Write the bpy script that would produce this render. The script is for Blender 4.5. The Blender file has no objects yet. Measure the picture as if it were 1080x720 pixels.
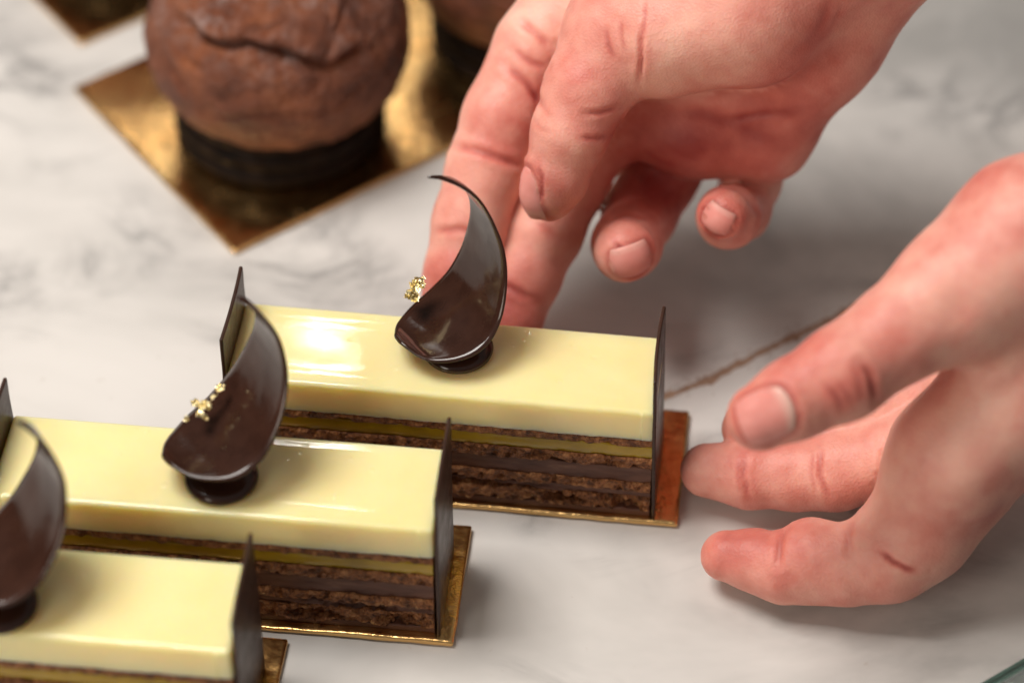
import bpy, bmesh, math, random
import numpy as np
from mathutils import Vector, Matrix

S = bpy.context.scene
COL = S.collection
rng = random.Random(7)

# ------------------------------------------------------------------ camera
TH = math.radians(45); DIST = .74; FPX = 3000.0
FW = np.array([0, math.cos(TH), -math.sin(TH)])
RT = np.array([1.0, 0, 0])
UP = np.cross(RT, FW)
CAM = -DIST * FW


def ray(px, py):
    return FW + (px - 540) / FPX * RT - (py - 360) / FPX * UP


def at(px, py, z=0.0):
    """point at height z (m) seen at that photo pixel"""
    d = ray(px, py)
    return CAM + d * (z - CAM[2]) / d[2]


def atk(px, py, k):
    """point at distance k (m) along the view axis"""
    return CAM + ray(px, py) * k


def proj(P):
    Q = np.asarray(P) - CAM
    k = Q @ FW
    return 540 + FPX * (Q @ RT) / k, 360 - FPX * (Q @ UP) / k, k


cam = bpy.data.cameras.new('camera')
cam_o = bpy.data.objects.new('camera', cam)
COL.objects.link(cam_o)
cam_o.location = CAM
cam_o.rotation_euler = (math.pi / 2 - TH, 0, 0)
cam.sensor_width = 36.0
cam.lens = FPX / 1080 * 36.0
cam.clip_start = .02
cam.clip_end = 60
cam.dof.use_dof = True
cam.dof.focus_distance = .676
cam.dof.aperture_fstop = 5.0
cam.dof.aperture_blades = 9
S.camera = cam_o


# ------------------------------------------------------------------ noise
def _hash(ix, iy, iz, seed):
    h = (ix * 374761393 + iy * 668265263 + iz * 2147483647 + seed * 974711) & 0xffffffff
    h = ((h ^ (h >> 13)) * 1274126177) & 0xffffffff
    h = h ^ (h >> 16)
    h = (h * 2246822519) & 0xffffffff
    return ((h ^ (h >> 15)) & 0xffffff) / float(0xffffff)


def vnoise(P, scale=1.0, seed=0):
    """smooth value noise in -1..1, P (n,3)"""
    Q = np.asarray(P) * scale
    i = np.floor(Q).astype(np.int64)
    f = Q - i
    f = f * f * f * (f * (f * 6 - 15) + 10)
    r = 0
    for dx in (0, 1):
        wx = f[:, 0] if dx else 1 - f[:, 0]
        for dy in (0, 1):
            wy = f[:, 1] if dy else 1 - f[:, 1]
            for dz in (0, 1):
                wz = f[:, 2] if dz else 1 - f[:, 2]
                r = r + wx * wy * wz * _hash(i[:, 0] + dx, i[:, 1] + dy, i[:, 2] + dz, seed)
    return r * 2 - 1


def fbm(P, scale, seed=0, octs=4, gain=.5):
    a, t, r = 1.0, 0, 0
    for o in range(octs):
        r = r + a * vnoise(P, scale * 2 ** o, seed + o * 17)
        t += a
        a *= gain
    return r / t


# ------------------------------------------------------------------ object helpers
def empty(name, loc, rz=0.0):
    o = bpy.data.objects.new(name, None)
    COL.objects.link(o)
    o.location = loc
    o.rotation_euler = (0, 0, rz)
    o.empty_display_size = .01
    return o


def tag(o, label=None, cat=None, group=None, kind=None):
    if label: o['label'] = label
    if cat: o['category'] = cat
    if group: o['group'] = group
    if kind: o['kind'] = kind
    return o


def mesh(name, V, Fc, mat, parent=None, smooth=True):
    me = bpy.data.meshes.new(name)
    me.from_pydata([tuple(map(float, v)) for v in V], [], [tuple(map(int, f)) for f in Fc])
    me.update()
    o = bpy.data.objects.new(name, me)
    COL.objects.link(o)
    if mat: me.materials.append(mat)
    if smooth:
        me.polygons.foreach_set('use_smooth', [True] * len(me.polygons))
    if parent: o.parent = parent
    return o


def box_grid(xs, ys, zs):
    """surface of a box whose faces are divided at the given coordinates; outward quads"""
    idx = {}
    V, Q = [], []

    def vid(i, j, k):
        key = (i, j, k)
        if key not in idx:
            idx[key] = len(V)
            V.append((xs[i], ys[j], zs[k]))
        return idx[key]
    nx, ny, nz = len(xs) - 1, len(ys) - 1, len(zs) - 1
    for i in range(nx):
        for j in range(ny):
            Q.append((vid(i, j, 0), vid(i, j + 1, 0), vid(i + 1, j + 1, 0), vid(i + 1, j, 0)))
            Q.append((vid(i, j, nz), vid(i + 1, j, nz), vid(i + 1, j + 1, nz), vid(i, j + 1, nz)))
    for i in range(nx):
        for k in range(nz):
            Q.append((vid(i, 0, k), vid(i + 1, 0, k), vid(i + 1, 0, k + 1), vid(i, 0, k + 1)))
            Q.append((vid(i, ny, k), vid(i, ny, k + 1), vid(i + 1, ny, k + 1), vid(i + 1, ny, k)))
    for j in range(ny):
        for k in range(nz):
            Q.append((vid(0, j, k), vid(0, j, k + 1), vid(0, j + 1, k + 1), vid(0, j + 1, k)))
            Q.append((vid(nx, j, k), vid(nx, j + 1, k), vid(nx, j + 1, k + 1), vid(nx, j, k + 1)))
    return np.array(V, float), Q


def ease(a, b, fine, coarse, edge):
    """coordinates from a to b, spaced `fine` within `edge` of both ends, else `coarse`"""
    e1 = np.arange(a, a + edge, fine)
    m = np.linspace(a + edge, b - edge, max(2, int((b - a - 2 * edge) / coarse) + 1))
    e2 = b - np.arange(a, a + edge, fine)[::-1] + a
    return np.concatenate([e1, m, e2])


def round_box(V, lo, hi, r):
    lo, hi = np.array(lo, float), np.array(hi, float)
    c = np.clip(V, lo + r, hi - r)
    d = V - c
    n = np.linalg.norm(d, axis=1, keepdims=True)
    n[n < 1e-9] = 1
    return c + d / n * r, d / n


# ------------------------------------------------------------------ materials
def new_mat(name):
    m = bpy.data.materials.new(name)
    m.use_nodes = True
    nt = m.node_tree
    b = nt.nodes['Principled BSDF']
    return m, nt, b


def N(nt, t, **kw):
    n = nt.nodes.new(t)
    for k, v in kw.items():
        if k in n.inputs.keys() if hasattr(n.inputs, 'keys') else False:
            n.inputs[k].default_value = v
        else:
            setattr(n, k, v)
    return n


def noise_node(nt, scale, detail=4, rough=.55, coord=None, dist=0.0):
    n = nt.nodes.new('ShaderNodeTexNoise')
    n.inputs['Scale'].default_value = scale
    n.inputs['Detail'].default_value = detail
    n.inputs['Roughness'].default_value = rough
    n.inputs['Distortion'].default_value = dist
    if coord is not None: nt.links.new(coord, n.inputs['Vector'])
    return n


def ramp(nt, fac, stops):
    r = nt.nodes.new('ShaderNodeValToRGB')
    el = r.color_ramp.elements
    while len(el) < len(stops): el.new(.5)
    for e, (p, c) in zip(el, stops):
        e.position = p
        e.color = (*c, 1) if len(c) == 3 else c
    nt.links.new(fac, r.inputs['Fac'])
    return r


def bump(nt, height, b, strength=.3, dist=.001, prev=None):
    n = nt.nodes.new('ShaderNodeBump')
    n.inputs['Strength'].default_value = strength
    n.inputs['Distance'].default_value = dist
    nt.links.new(height, n.inputs['Height'])
    if prev is not None: nt.links.new(prev.outputs['Normal'], n.inputs['Normal'])
    if b is not None: nt.links.new(n.outputs['Normal'], b.inputs['Normal'])
    return n


def ocoord(nt):
    return nt.nodes.new('ShaderNodeTexCoord').outputs['Object']


def mat_marble():
    m, nt, b = new_mat('marble')
    co = ocoord(nt)
    mp = nt.nodes.new('ShaderNodeMapping')
    mp.inputs['Rotation'].default_value = (0, 0, math.radians(-38))
    mp.inputs['Scale'].default_value = (1.0, 1.55, 1)
    nt.links.new(co, mp.inputs['Vector'])
    v = mp.outputs['Vector']
    # broad grey clouds, deepened at far right to paint in shade there
    c = noise_node(nt, 9, 5, .58, v, .5)
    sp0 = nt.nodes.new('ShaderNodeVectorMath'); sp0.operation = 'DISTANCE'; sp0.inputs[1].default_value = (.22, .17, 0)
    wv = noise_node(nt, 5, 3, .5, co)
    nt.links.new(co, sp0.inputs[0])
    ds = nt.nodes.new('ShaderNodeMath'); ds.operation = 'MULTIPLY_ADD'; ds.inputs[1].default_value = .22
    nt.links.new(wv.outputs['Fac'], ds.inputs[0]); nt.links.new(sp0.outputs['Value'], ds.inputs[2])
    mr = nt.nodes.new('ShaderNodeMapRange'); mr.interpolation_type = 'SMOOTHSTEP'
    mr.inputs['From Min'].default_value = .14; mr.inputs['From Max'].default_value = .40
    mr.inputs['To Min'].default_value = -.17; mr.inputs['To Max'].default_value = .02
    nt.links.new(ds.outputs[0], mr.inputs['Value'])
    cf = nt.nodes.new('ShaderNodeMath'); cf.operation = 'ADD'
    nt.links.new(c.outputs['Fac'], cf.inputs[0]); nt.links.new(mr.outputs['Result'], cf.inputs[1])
    cr = ramp(nt, cf.outputs[0], [(.28, (.37, .358, .342)), (.44, (.565, .542, .517)), (.56, (.65, .622, .594)), (.7, (.69, .66, .632))])
    # veins: thin where a distorted noise crosses its middle
    w = noise_node(nt, 15, 7, .62, v, 1.3)
    s = nt.nodes.new('ShaderNodeMath'); s.operation = 'SUBTRACT'; s.inputs[1].default_value = .5
    nt.links.new(w.outputs['Fac'], s.inputs[0])
    a = nt.nodes.new('ShaderNodeMath'); a.operation = 'ABSOLUTE'
    nt.links.new(s.outputs[0], a.inputs[0])
    vr = ramp(nt, a.outputs[0], [(0, (1, 1, 1)), (.028, (.5, .5, .5)), (.10, (0, 0, 0))])
    g = noise_node(nt, 16, 3, .5, co)
    gr = ramp(nt, g.outputs['Fac'], [(.48, (0, 0, 0)), (.66, (1, 1, 1))])
    mul = nt.nodes.new('ShaderNodeMath'); mul.operation = 'MULTIPLY'
    nt.links.new(vr.outputs['Color'], mul.inputs[0]); nt.links.new(gr.outputs['Color'], mul.inputs[1])
    mul2 = nt.nodes.new('ShaderNodeMath'); mul2.operation = 'MULTIPLY'; mul2.inputs[1].default_value = .84
    nt.links.new(mul.outputs[0], mul2.inputs[0])
    mx = nt.nodes.new('ShaderNodeMixRGB')
    nt.links.new(mul2.outputs[0], mx.inputs['Fac'])
    nt.links.new(cr.outputs['Color'], mx.inputs['Color1'])
    mx.inputs['Color2'].default_value = (.25, .24, .235, 1)
    # tiny specks
    sp = noise_node(nt, 260, 2, .5, co)
    sr = ramp(nt, sp.outputs['Fac'], [(.70, (0, 0, 0)), (.78, (.35, .35, .35))])
    mx2 = nt.nodes.new('ShaderNodeMixRGB')
    nt.links.new(sr.outputs['Color'], mx2.inputs['Fac'])
    nt.links.new(mx.outputs['Color'], mx2.inputs['Color1'])
    mx2.inputs['Color2'].default_value = (.42, .36, .31, 1)
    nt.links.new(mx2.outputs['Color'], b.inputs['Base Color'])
    rr = noise_node(nt, 40, 4, .6, co)
    rm = ramp(nt, rr.outputs['Fac'], [(.3, (.30, .30, .30)), (.7, (.46, .46, .46))])
    nt.links.new(rm.outputs['Color'], b.inputs['Roughness'])
    b.inputs['Specular IOR Level'].default_value = .4
    return m


def mat_cream():
    m, nt, b = new_mat('cream_glaze')
    co = ocoord(nt)
    n = noise_node(nt, 60, 3, .5, co)
    r = ramp(nt, n.outputs['Fac'], [(.3, (.88, .745, .37)), (.7, (.91, .785, .42))])
    nt.links.new(r.outputs['Color'], b.inputs['Base Color'])
    b.inputs['Roughness'].default_value = .035
    b.inputs['Subsurface Weight'].default_value = .85
    b.inputs['Subsurface Radius'].default_value = (1, .75, .35)
    b.inputs['Subsurface Scale'].default_value = .007
    w = noise_node(nt, 38, 1, .4, co)
    b1 = bump(nt, w.outputs['Fac'], None, .05, .0010)
    f = noise_node(nt, 420, 3, .5, co)
    b2 = bump(nt, f.outputs['Fac'], None, .03, .00012, b1)
    pz = nt.nodes.new('ShaderNodeTexVoronoi'); pz.inputs['Scale'].default_value = 190
    nt.links.new(co, pz.inputs['Vector'])
    pn = noise_node(nt, 95, 2, .5, co)
    pm = nt.nodes.new('ShaderNodeMath'); pm.operation = 'MULTIPLY_ADD'; pm.inputs[1].default_value = -.55; pm.inputs[2].default_value = .36
    nt.links.new(pn.outputs['Fac'], pm.inputs[0])
    pd = nt.nodes.new('ShaderNodeMath'); pd.operation = 'ADD'
    nt.links.new(pz.outputs['Distance'], pd.inputs[0]); nt.links.new(pm.outputs[0], pd.inputs[1])
    pr = ramp(nt, pd.outputs[0], [(.14, (0, 0, 0)), (.24, (1, 1, 1))])
    bump(nt, pr.outputs['Color'], b, .25, .0003, b2)
    return m


def mat_sponge():
    m, nt, b = new_mat('chocolate_sponge')
    co = ocoord(nt)
    n = noise_node(nt, 520, 6, .65, co)
    r = ramp(nt, n.outputs['Fac'], [(.28, (.032, .010, .004)), (.42, (.15, .052, .018)), (.55, (.31, .12, .042)), (.70, (.50, .24, .10))])
    nt.links.new(r.outputs['Color'], b.inputs['Base Color'])
    b.inputs['Roughness'].default_value = .45
    b.inputs['Specular IOR Level'].default_value = .3
    v = nt.nodes.new('ShaderNodeTexVoronoi'); v.inputs['Scale'].default_value = 1100
    nt.links.new(co, v.inputs['Vector'])
    b1 = bump(nt, v.outputs['Distance'], None, .8, .0008)
    bump(nt, n.outputs['Fac'], b, .7, .0012, b1)
    return m


def mat_ganache():
    m, nt, b = new_mat('ganache')
    co = ocoord(nt)
    mp = nt.nodes.new('ShaderNodeMapping'); mp.inputs['Scale'].default_value = (.25, 1, 1)
    nt.links.new(co, mp.inputs['Vector'])
    n = noise_node(nt, 500, 5, .6, mp.outputs['Vector'])
    r = ramp(nt, n.outputs['Fac'], [(.3, (.075, .029, .018)), (.6, (.135, .058, .037)), (.78, (.23, .115, .07))])
    nt.links.new(r.outputs['Color'], b.inputs['Base Color'])
    b.inputs['Roughness'].default_value = .45
    b.inputs['Specular IOR Level'].default_value = .25
    bump(nt, n.outputs['Fac'], b, .35, .0006)
    return m


def mat_jelly():
    m, nt, b = new_mat('passion_jelly')
    co = ocoord(nt)
    n = noise_node(nt, 130, 3, .5, co)
    r = ramp(nt, n.outputs['Fac'], [(.3, (.30, .185, .009)), (.7, (.43, .28, .016))])
    nt.links.new(r.outputs['Color'], b.inputs['Base Color'])
    b.inputs['Roughness'].default_value = .25
    b.inputs['Subsurface Weight'].default_value = .6
    b.inputs['Subsurface Radius'].default_value = (1, .7, .1)
    b.inputs['Subsurface Scale'].default_value = .003
    bump(nt, n.outputs['Fac'], b, .3, .001)
    return m


def mat_chocolate(name='dark_chocolate', rough=.13, col=((.026, .010, .0065), (.042, .017, .011)), spec=.42):
    m, nt, b = new_mat(name)
    co = ocoord(nt)
    n = noise_node(nt, 150, 4, .55, co)
    r = ramp(nt, n.outputs['Fac'], [(.3, col[0]), (.7, col[1])])
    nt.links.new(r.outputs['Color'], b.inputs['Base Color'])
    rr = noise_node(nt, 240, 4, .6, co)
    rm = ramp(nt, rr.outputs['Fac'], [(.3, (rough * .8,) * 3), (.75, (rough * 1.5,) * 3)])
    nt.links.new(rm.outputs['Color'], b.inputs['Roughness'])
    b.inputs['Specular IOR Level'].default_value = spec
    w = noise_node(nt, 90, 2, .45, co)
    b1 = bump(nt, w.outputs['Fac'], None, .25, .0012)
    f = noise_node(nt, 900, 2, .5, co)
    bump(nt, f.outputs['Fac'], b, .08, .0003, b1)
    return m


def mat_gold(name='gold_foil', col=((.72, .40, .14), (.92, .62, .27)), rough=.2, bs=.2, scale=380):
    m, nt, b = new_mat(name)
    co = ocoord(nt)
    n = noise_node(nt, 45, 4, .6, co)
    r = ramp(nt, n.outputs['Fac'], [(.3, col[0]), (.7, col[1])])
    nt.links.new(r.outputs['Color'], b.inputs['Base Color'])
    b.inputs['Metallic'].default_value = 1
    rr = noise_node(nt, 120, 4, .6, co)
    rm = ramp(nt, rr.outputs['Fac'], [(.3, (rough * .75,) * 3), (.75, (rough * 1.6,) * 3)])
    nt.links.new(rm.outputs['Color'], b.inputs['Roughness'])
    v = nt.nodes.new('ShaderNodeTexVoronoi'); v.inputs['Scale'].default_value = scale
    nt.links.new(co, v.inputs['Vector'])
    b1 = bump(nt, v.outputs['Distance'], None, bs * .5, .0006)
    f = noise_node(nt, 260, 4, .6, co)
    bump(nt, f.outputs['Fac'], b, bs, .0012, b1)
    return m


def mat_skin():
    m, nt, b = new_mat('skin')
    co = ocoord(nt)
    at_ = nt.nodes.new('ShaderNodeAttribute'); at_.attribute_name = 'blush_shade'
    n = noise_node(nt, 95, 5, .6, co)
    ad = nt.nodes.new('ShaderNodeMath'); ad.operation = 'MULTIPLY_ADD'
    ad.inputs[1].default_value = .55
    nt.links.new(n.outputs['Fac'], ad.inputs[0]); nt.links.new(at_.outputs['Fac'], ad.inputs[2])
    r = ramp(nt, ad.outputs[0], [(.05, (.82, .46, .365)), (.30, (.74, .33, .262)), (.56, (.61, .185, .145)), (.95, (.36, .06, .05))])
    nt.links.new(r.outputs['Color'], b.inputs['Base Color'])
    b.inputs['Subsurface Weight'].default_value = .45
    b.inputs['Subsurface Radius'].default_value = (1, .32, .18)
    b.inputs['Subsurface Scale'].default_value = .0035
    b.inputs['Roughness'].default_value = .48
    b.inputs['Specular IOR Level'].default_value = .42
    v = nt.nodes.new('ShaderNodeTexVoronoi'); v.inputs['Scale'].default_value = 1500
    nt.links.new(co, v.inputs['Vector'])
    b1 = bump(nt, v.outputs['Distance'], None, .28, .0003)
    f = noise_node(nt, 420, 5, .65, co)
    bump(nt, f.outputs['Fac'], b, .22, .0005, b1)
    return m


def mat_nail():
    m, nt, b = new_mat('fingernail')
    co = ocoord(nt)
    n = noise_node(nt, 200, 3, .5, co)
    at_ = nt.nodes.new('ShaderNodeAttribute'); at_.attribute_name = 'tip'
    r = ramp(nt, n.outputs['Fac'], [(.3, (.68, .255, .22)), (.7, (.75, .305, .265))])
    mx = nt.nodes.new('ShaderNodeMixRGB')
    nt.links.new(at_.outputs['Fac'], mx.inputs['Fac'])
    nt.links.new(r.outputs['Color'], mx.inputs['Color1'])
    mx.inputs['Color2'].default_value = (.80, .56, .47, 1)
    nt.links.new(mx.outputs['Color'], b.inputs['Base Color'])
    b.inputs['Roughness'].default_value = .4
    b.inputs['Specular IOR Level'].default_value = .22
    b.inputs['Subsurface Weight'].default_value = .4
    b.inputs['Subsurface Radius'].default_value = (1, .4, .3)
    b.inputs['Subsurface Scale'].default_value = .0015
    return m


def mat_choux():
    m, nt, b = new_mat('choux_pastry')
    co = ocoord(nt)
    n = noise_node(nt, 75, 6, .65, co)
    r = ramp(nt, n.outputs['Fac'], [(.28, (.075, .018, .007)), (.5, (.19, .053, .020)), (.72, (.33, .105, .038))])
    geo = nt.nodes.new('ShaderNodeAttribute'); geo.attribute_name = 'sugar'
    s = noise_node(nt, 330, 5, .7, co)
    mul = nt.nodes.new('ShaderNodeMath'); mul.operation = 'MULTIPLY'
    sr = ramp(nt, s.outputs['Fac'], [(.44, (0, 0, 0)), (.68, (1, 1, 1))])
    nt.links.new(sr.outputs['Color'], mul.inputs[0]); nt.links.new(geo.outputs['Fac'], mul.inputs[1])
    mx = nt.nodes.new('ShaderNodeMixRGB')
    nt.links.new(mul.outputs[0], mx.inputs['Fac'])
    nt.links.new(r.outputs['Color'], mx.inputs['Color1'])
    mx.inputs['Color2'].default_value = (.40, .31, .29, 1)
    nt.links.new(mx.outputs['Color'], b.inputs['Base Color'])
    b.inputs['Roughness'].default_value = .5
    b.inputs['Specular IOR Level'].default_value = .45
    f = noise_node(nt, 260, 6, .7, co)
    bump(nt, f.outputs['Fac'], b, .9, .003)
    return m


def mat_cocoa():
    m, nt, b = new_mat('cocoa')
    co = ocoord(nt)
    n = noise_node(nt, 600, 5, .7, co)
    r = ramp(nt, n.outputs['Fac'], [(.3, (.26, .15, .095)), (.55, (.38, .245, .17)), (.75, (.52, .39, .30))])
    nt.links.new(r.outputs['Color'], b.inputs['Base Color'])
    b.inputs['Roughness'].default_value = .9
    return m


def mat_green_glass(col=(.34, .52, .46), nm='green_glass'):
    m, nt, b = new_mat(nm)
    b.inputs['Base Color'].default_value = (*col, 1)
    b.inputs['Roughness'].default_value = .06
    b.inputs['Transmission Weight'].default_value = .9
    b.inputs['IOR'].default_value = 1.5
    n = noise_node(nt, 30, 2, .5, ocoord(nt))
    bump(nt, n.outputs['Fac'], b, .05, .001)
    return m


M_MARBLE = mat_marble(); M_CREAM = mat_cream(); M_SPONGE = mat_sponge(); M_GAN = mat_ganache()
M_JELLY = mat_jelly(); M_CHOC = mat_chocolate()
M_BASE = mat_chocolate('dark_chocolate_biscuit', .6, ((.006, .003, .0018), (.017, .008, .004)), .14)
M_PLAQUE = mat_chocolate('chocolate_plaque', .33, ((.034, .016, .011), (.052, .025, .017)), .25)
M_GOLD = mat_gold(); M_LEAF = mat_gold('gold_leaf', ((.95, .80, .42), (1.0, .90, .60)), .28, .7, 1500)
M_SKIN = mat_skin(); M_NAIL = mat_nail(); M_CHOUX = mat_choux(); M_COCOA = mat_cocoa(); M_GLASS = mat_green_glass(); M_PANE = mat_green_glass((.86, .93, .90), 'clear_glass')

# ------------------------------------------------------------------ countertop
xs = np.linspace(-1.1, 1.1, 3); ys = np.linspace(-.42, 1.2, 3); zs = np.array([-.03, 0.0])
V, Q = box_grid(xs, ys, zs)
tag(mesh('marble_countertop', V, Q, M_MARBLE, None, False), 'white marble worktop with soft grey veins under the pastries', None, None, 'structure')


# ------------------------------------------------------------------ gold boards
def board(corners_c, ex, lx, ly, label, cat, group, seed):
    """thin foil card, centred at c with long direction ex (angle)"""
    t = .0012
    r = empty('gold_cake_board', (corners_c[0], corners_c[1], .0004), ex)
    tag(r, label, cat, group)
    xs = ease(-lx / 2, lx / 2, .0006, .004, .0024); ys = ease(-ly / 2, ly / 2, .0006, .004, .0024)
    V, Q = box_grid(xs, ys, np.linspace(0, t, 4))
    V, n = round_box(V, (-lx / 2, -ly / 2, 0), (lx / 2, ly / 2, t), .00045)
    # the card is slightly uneven and its cut edge slightly burred
    V[:, 2] += .00022 * (fbm(V, 60, seed, 3) + 1) * (V[:, 2] > t * .5)
    V[:, 1] += .00018 * vnoise(V, 500, seed + 4) * (np.abs(V[:, 1]) > ly / 2 - .0008)
    V[:, 0] += .00018 * vnoise(V, 500, seed + 5) * (np.abs(V[:, 0]) > lx / 2 - .0008)
    mesh('foil_card', V, Q, M_GOLD, r)
    return r


# ------------------------------------------------------------------ layered pastries
LEN, WID, HGT = .1026, .0250, .0368
LAYERS = [  # name, z0, z1 (mm), material, roughness amplitude (mm), proud (mm)
    ('ganache_layer', 0.0, 2.0, 'gan', .20, -.2),
    ('sponge_layer', 2.0, 7.0, 'sponge', 1.05, .05),
    ('ganache_layer', 7.0, 8.9, 'gan', .25, -.25),
    ('sponge_layer', 8.9, 12.0, 'sponge', .85, .25),
    ('ganache_layer', 12.0, 17.0, 'gan', .16, -.3),
    ('sponge_layer', 17.0, 20.5, 'sponge', .7, .05),
    ('jelly_layer', 20.5, 24.5, 'jelly', .10, -.45),
    ('sponge_layer', 24.5, 27.0, 'sponge', .45, -.15),
]
MATS = {'gan': M_GAN, 'sponge': M_SPONGE, 'jelly': M_JELLY}


def wob(x, i, seed):
    P = np.stack([x, np.full_like(x, i * 3.7), np.full_like(x, seed * 1.3)], 1)
    amp = .0 if i == 0 else (.00042 if i < 6 else (.0003 if i < 8 else .0002))
    return amp * (vnoise(P * [260, 1, 1], 1, 5) * .6 + vnoise(P * [900, 1, 1], 1, 9) * .6)


def pastry_layers(root, seed, holes, swell):
    for li, (nm, z0, z1, mk, amp, proud) in enumerate(LAYERS):
        z0, z1, amp, proud = z0 / 1000, z1 / 1000, amp / 1000, proud / 1000
        xs = np.linspace(-LEN / 2, LEN / 2, 236)
        ys = ease(-WID / 2, WID / 2, .0005, .006, .0022)
        nz = max(4, int((z1 - z0) / .00045))
        V, Q = box_grid(xs, ys, np.linspace(0, 1, nz + 1))
        fr = V[:, 2].copy()
        lo = z0 + wob(V[:, 0], li, seed); hi = z1 + wob(V[:, 0], li + 1, seed)
        V[:, 2] = lo + (hi - lo) * fr + (0.00001 if fr is None else 0)
        side = np.clip((np.abs(V[:, 1]) - (WID / 2 - .0022)) / .0022, 0, 1)
        sgn = np.sign(V[:, 1])
        PP = V + [seed * 1.7, 0, li * .31]
        d = fbm(PP * [1, 1, 1.2], 420, seed, 4, .6)
        pores = np.clip(vnoise(PP, 620, seed + 31) - .25, 0, 1)
        bul = 1 - (2 * fr - 1) ** 2
        if mk == 'sponge':
            off = amp * d - amp * 2.4 * pores + .00025 * bul - .0011 * np.clip(fbm(PP * [.5, 1, 1.6], 210, seed + 60, 2) - .28, 0, 1) * 3
        elif mk == 'jelly':
            off = amp * fbm(PP, 90, seed, 2) + .0003 * bul
        else:
            off = amp * fbm(PP * [.35, 1, 1.4], 380, seed + 3, 3)
        off = off + proud
        if li in (1, 2):
            for hx, hz, hw, hh, hd in holes:
                g = ((V[:, 0] - hx) / hw) ** 2 + ((V[:, 2] - hz) / hh) ** 2
                g = g + .5 * vnoise(PP, 420, 77)
                off = off + (-hd * np.clip(1.15 - g, 0, 1) + .0006 * np.exp(-((g - 1.35) / .25) ** 2)) * (V[:, 1] < 0)
        V[:, 1] += sgn * side * off
        ends = np.clip((np.abs(V[:, 0]) - (LEN / 2 - .0004)) / .0004, 0, 1)
        V[:, 0] -= np.sign(V[:, 0]) * ends * .0003
        mesh(nm, V, Q, MATS[mk], root)
    # cream slab, glossy with soft edges
    z0, z1 = .0270, HGT
    xs = ease(-LEN / 2, LEN / 2, .0004, .0008, .0032); ys = ease(-WID / 2 - .0004, WID / 2 + .0004, .0004, .0008, .0032)
    V, Q = box_grid(xs, ys, ease(z0, z1, .0003, .001, .0030))
    lo = np.array([-LEN / 2, -WID / 2 - .0004, z0 - .004]); hi = np.array([LEN / 2, WID / 2 + .0004, z1])
    V, n = round_box(V, lo, hi, .0010)
    top = np.clip((V[:, 2] - z0) / (z1 - z0), 0, 1)
    V[:, 2] += top * .00006 * vnoise(V + seed, 60, seed)
    V[:, 2] += top * .00007 * np.exp(-((np.abs(V[:, 1]) - WID / 2 + .003) / .0016) ** 2)
    for (bx_, by_, rx_, ry_, hh_) in swell:
        gx_ = (V[:, 0] - bx_) / rx_; gy_ = (V[:, 1] - by_ + .08 * (V[:, 0] - bx_)) / ry_
        V[:, 2] += hh_ * top * np.exp(-(gx_ ** 2 + gy_ ** 2) * (1 + .35 * vnoise(V, 150, 3)))
    fs = (np.abs(V[:, 1]) > WID / 2 - .0006) & (V[:, 2] < z1 - .001)
    V[:, 1] += np.sign(V[:, 1]) * fs * (.00014 * fbm(V + seed, 300, seed, 3) - .0004 * (1 - top) ** 3)
    bot = V[:, 2] < z0 + .0004
    V[bot, 2] += wob(V[bot, 0], 8, seed)
    mesh('cream_layer', V, Q, M_CREAM, root)


def plaque(root, x, lean, seed, h=.0475, yoff=0.0):
    t = .0009
    w = WID + .0008
    V, Q = box_grid(np.linspace(0, t, 3), ease(-w / 2, w / 2, .0003, .002, .0009), ease(0, h, .0003, .002, .0009))
    V, n = round_box(V, (0, -w / 2, 0), (t, w / 2, h), .00035)
    V[:, 0] += .0005 * vnoise(V, 45, seed) * np.clip(V[:, 2] / h, 0, 1)
    V[:, 1] += .00025 * vnoise(V, 260, seed + 3) * (np.abs(V[:, 1]) > w / 2 - .001)
    V[:, 0] += x + np.clip(V[:, 2] - .0, 0, 1) * math.tan(lean)
    V[:, 1] += yoff
    return mesh('chocolate_plaque', V, Q, M_PLAQUE, root)


def spline(P, n):
    """Catmull-Rom through rows of P, n samples"""
    P = np.asarray(P, float)
    Pp = np.vstack([2 * P[0] - P[1], P, 2 * P[-1] - P[-2]])
    L = np.concatenate([[0], np.cumsum(np.linalg.norm(np.diff(P[:, :3], axis=0), axis=1))])
    out = []
    for s in np.linspace(0, L[-1], n):
        i = min(len(P) - 2, max(0, int(np.searchsorted(L, s, 'right')) - 1))
        t = (s - L[i]) / max(1e-9, L[i + 1] - L[i])
        p0, p1, p2, p3 = Pp[i], Pp[i + 1], Pp[i + 2], Pp[i + 3]
        out.append(.5 * ((2 * p1) + (p2 - p0) * t + (2 * p0 - 5 * p1 + 4 * p2 - p3) * t * t + (3 * p1 - p0 - 3 * p2 + p3) * t ** 3))
    return np.array(out)


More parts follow.
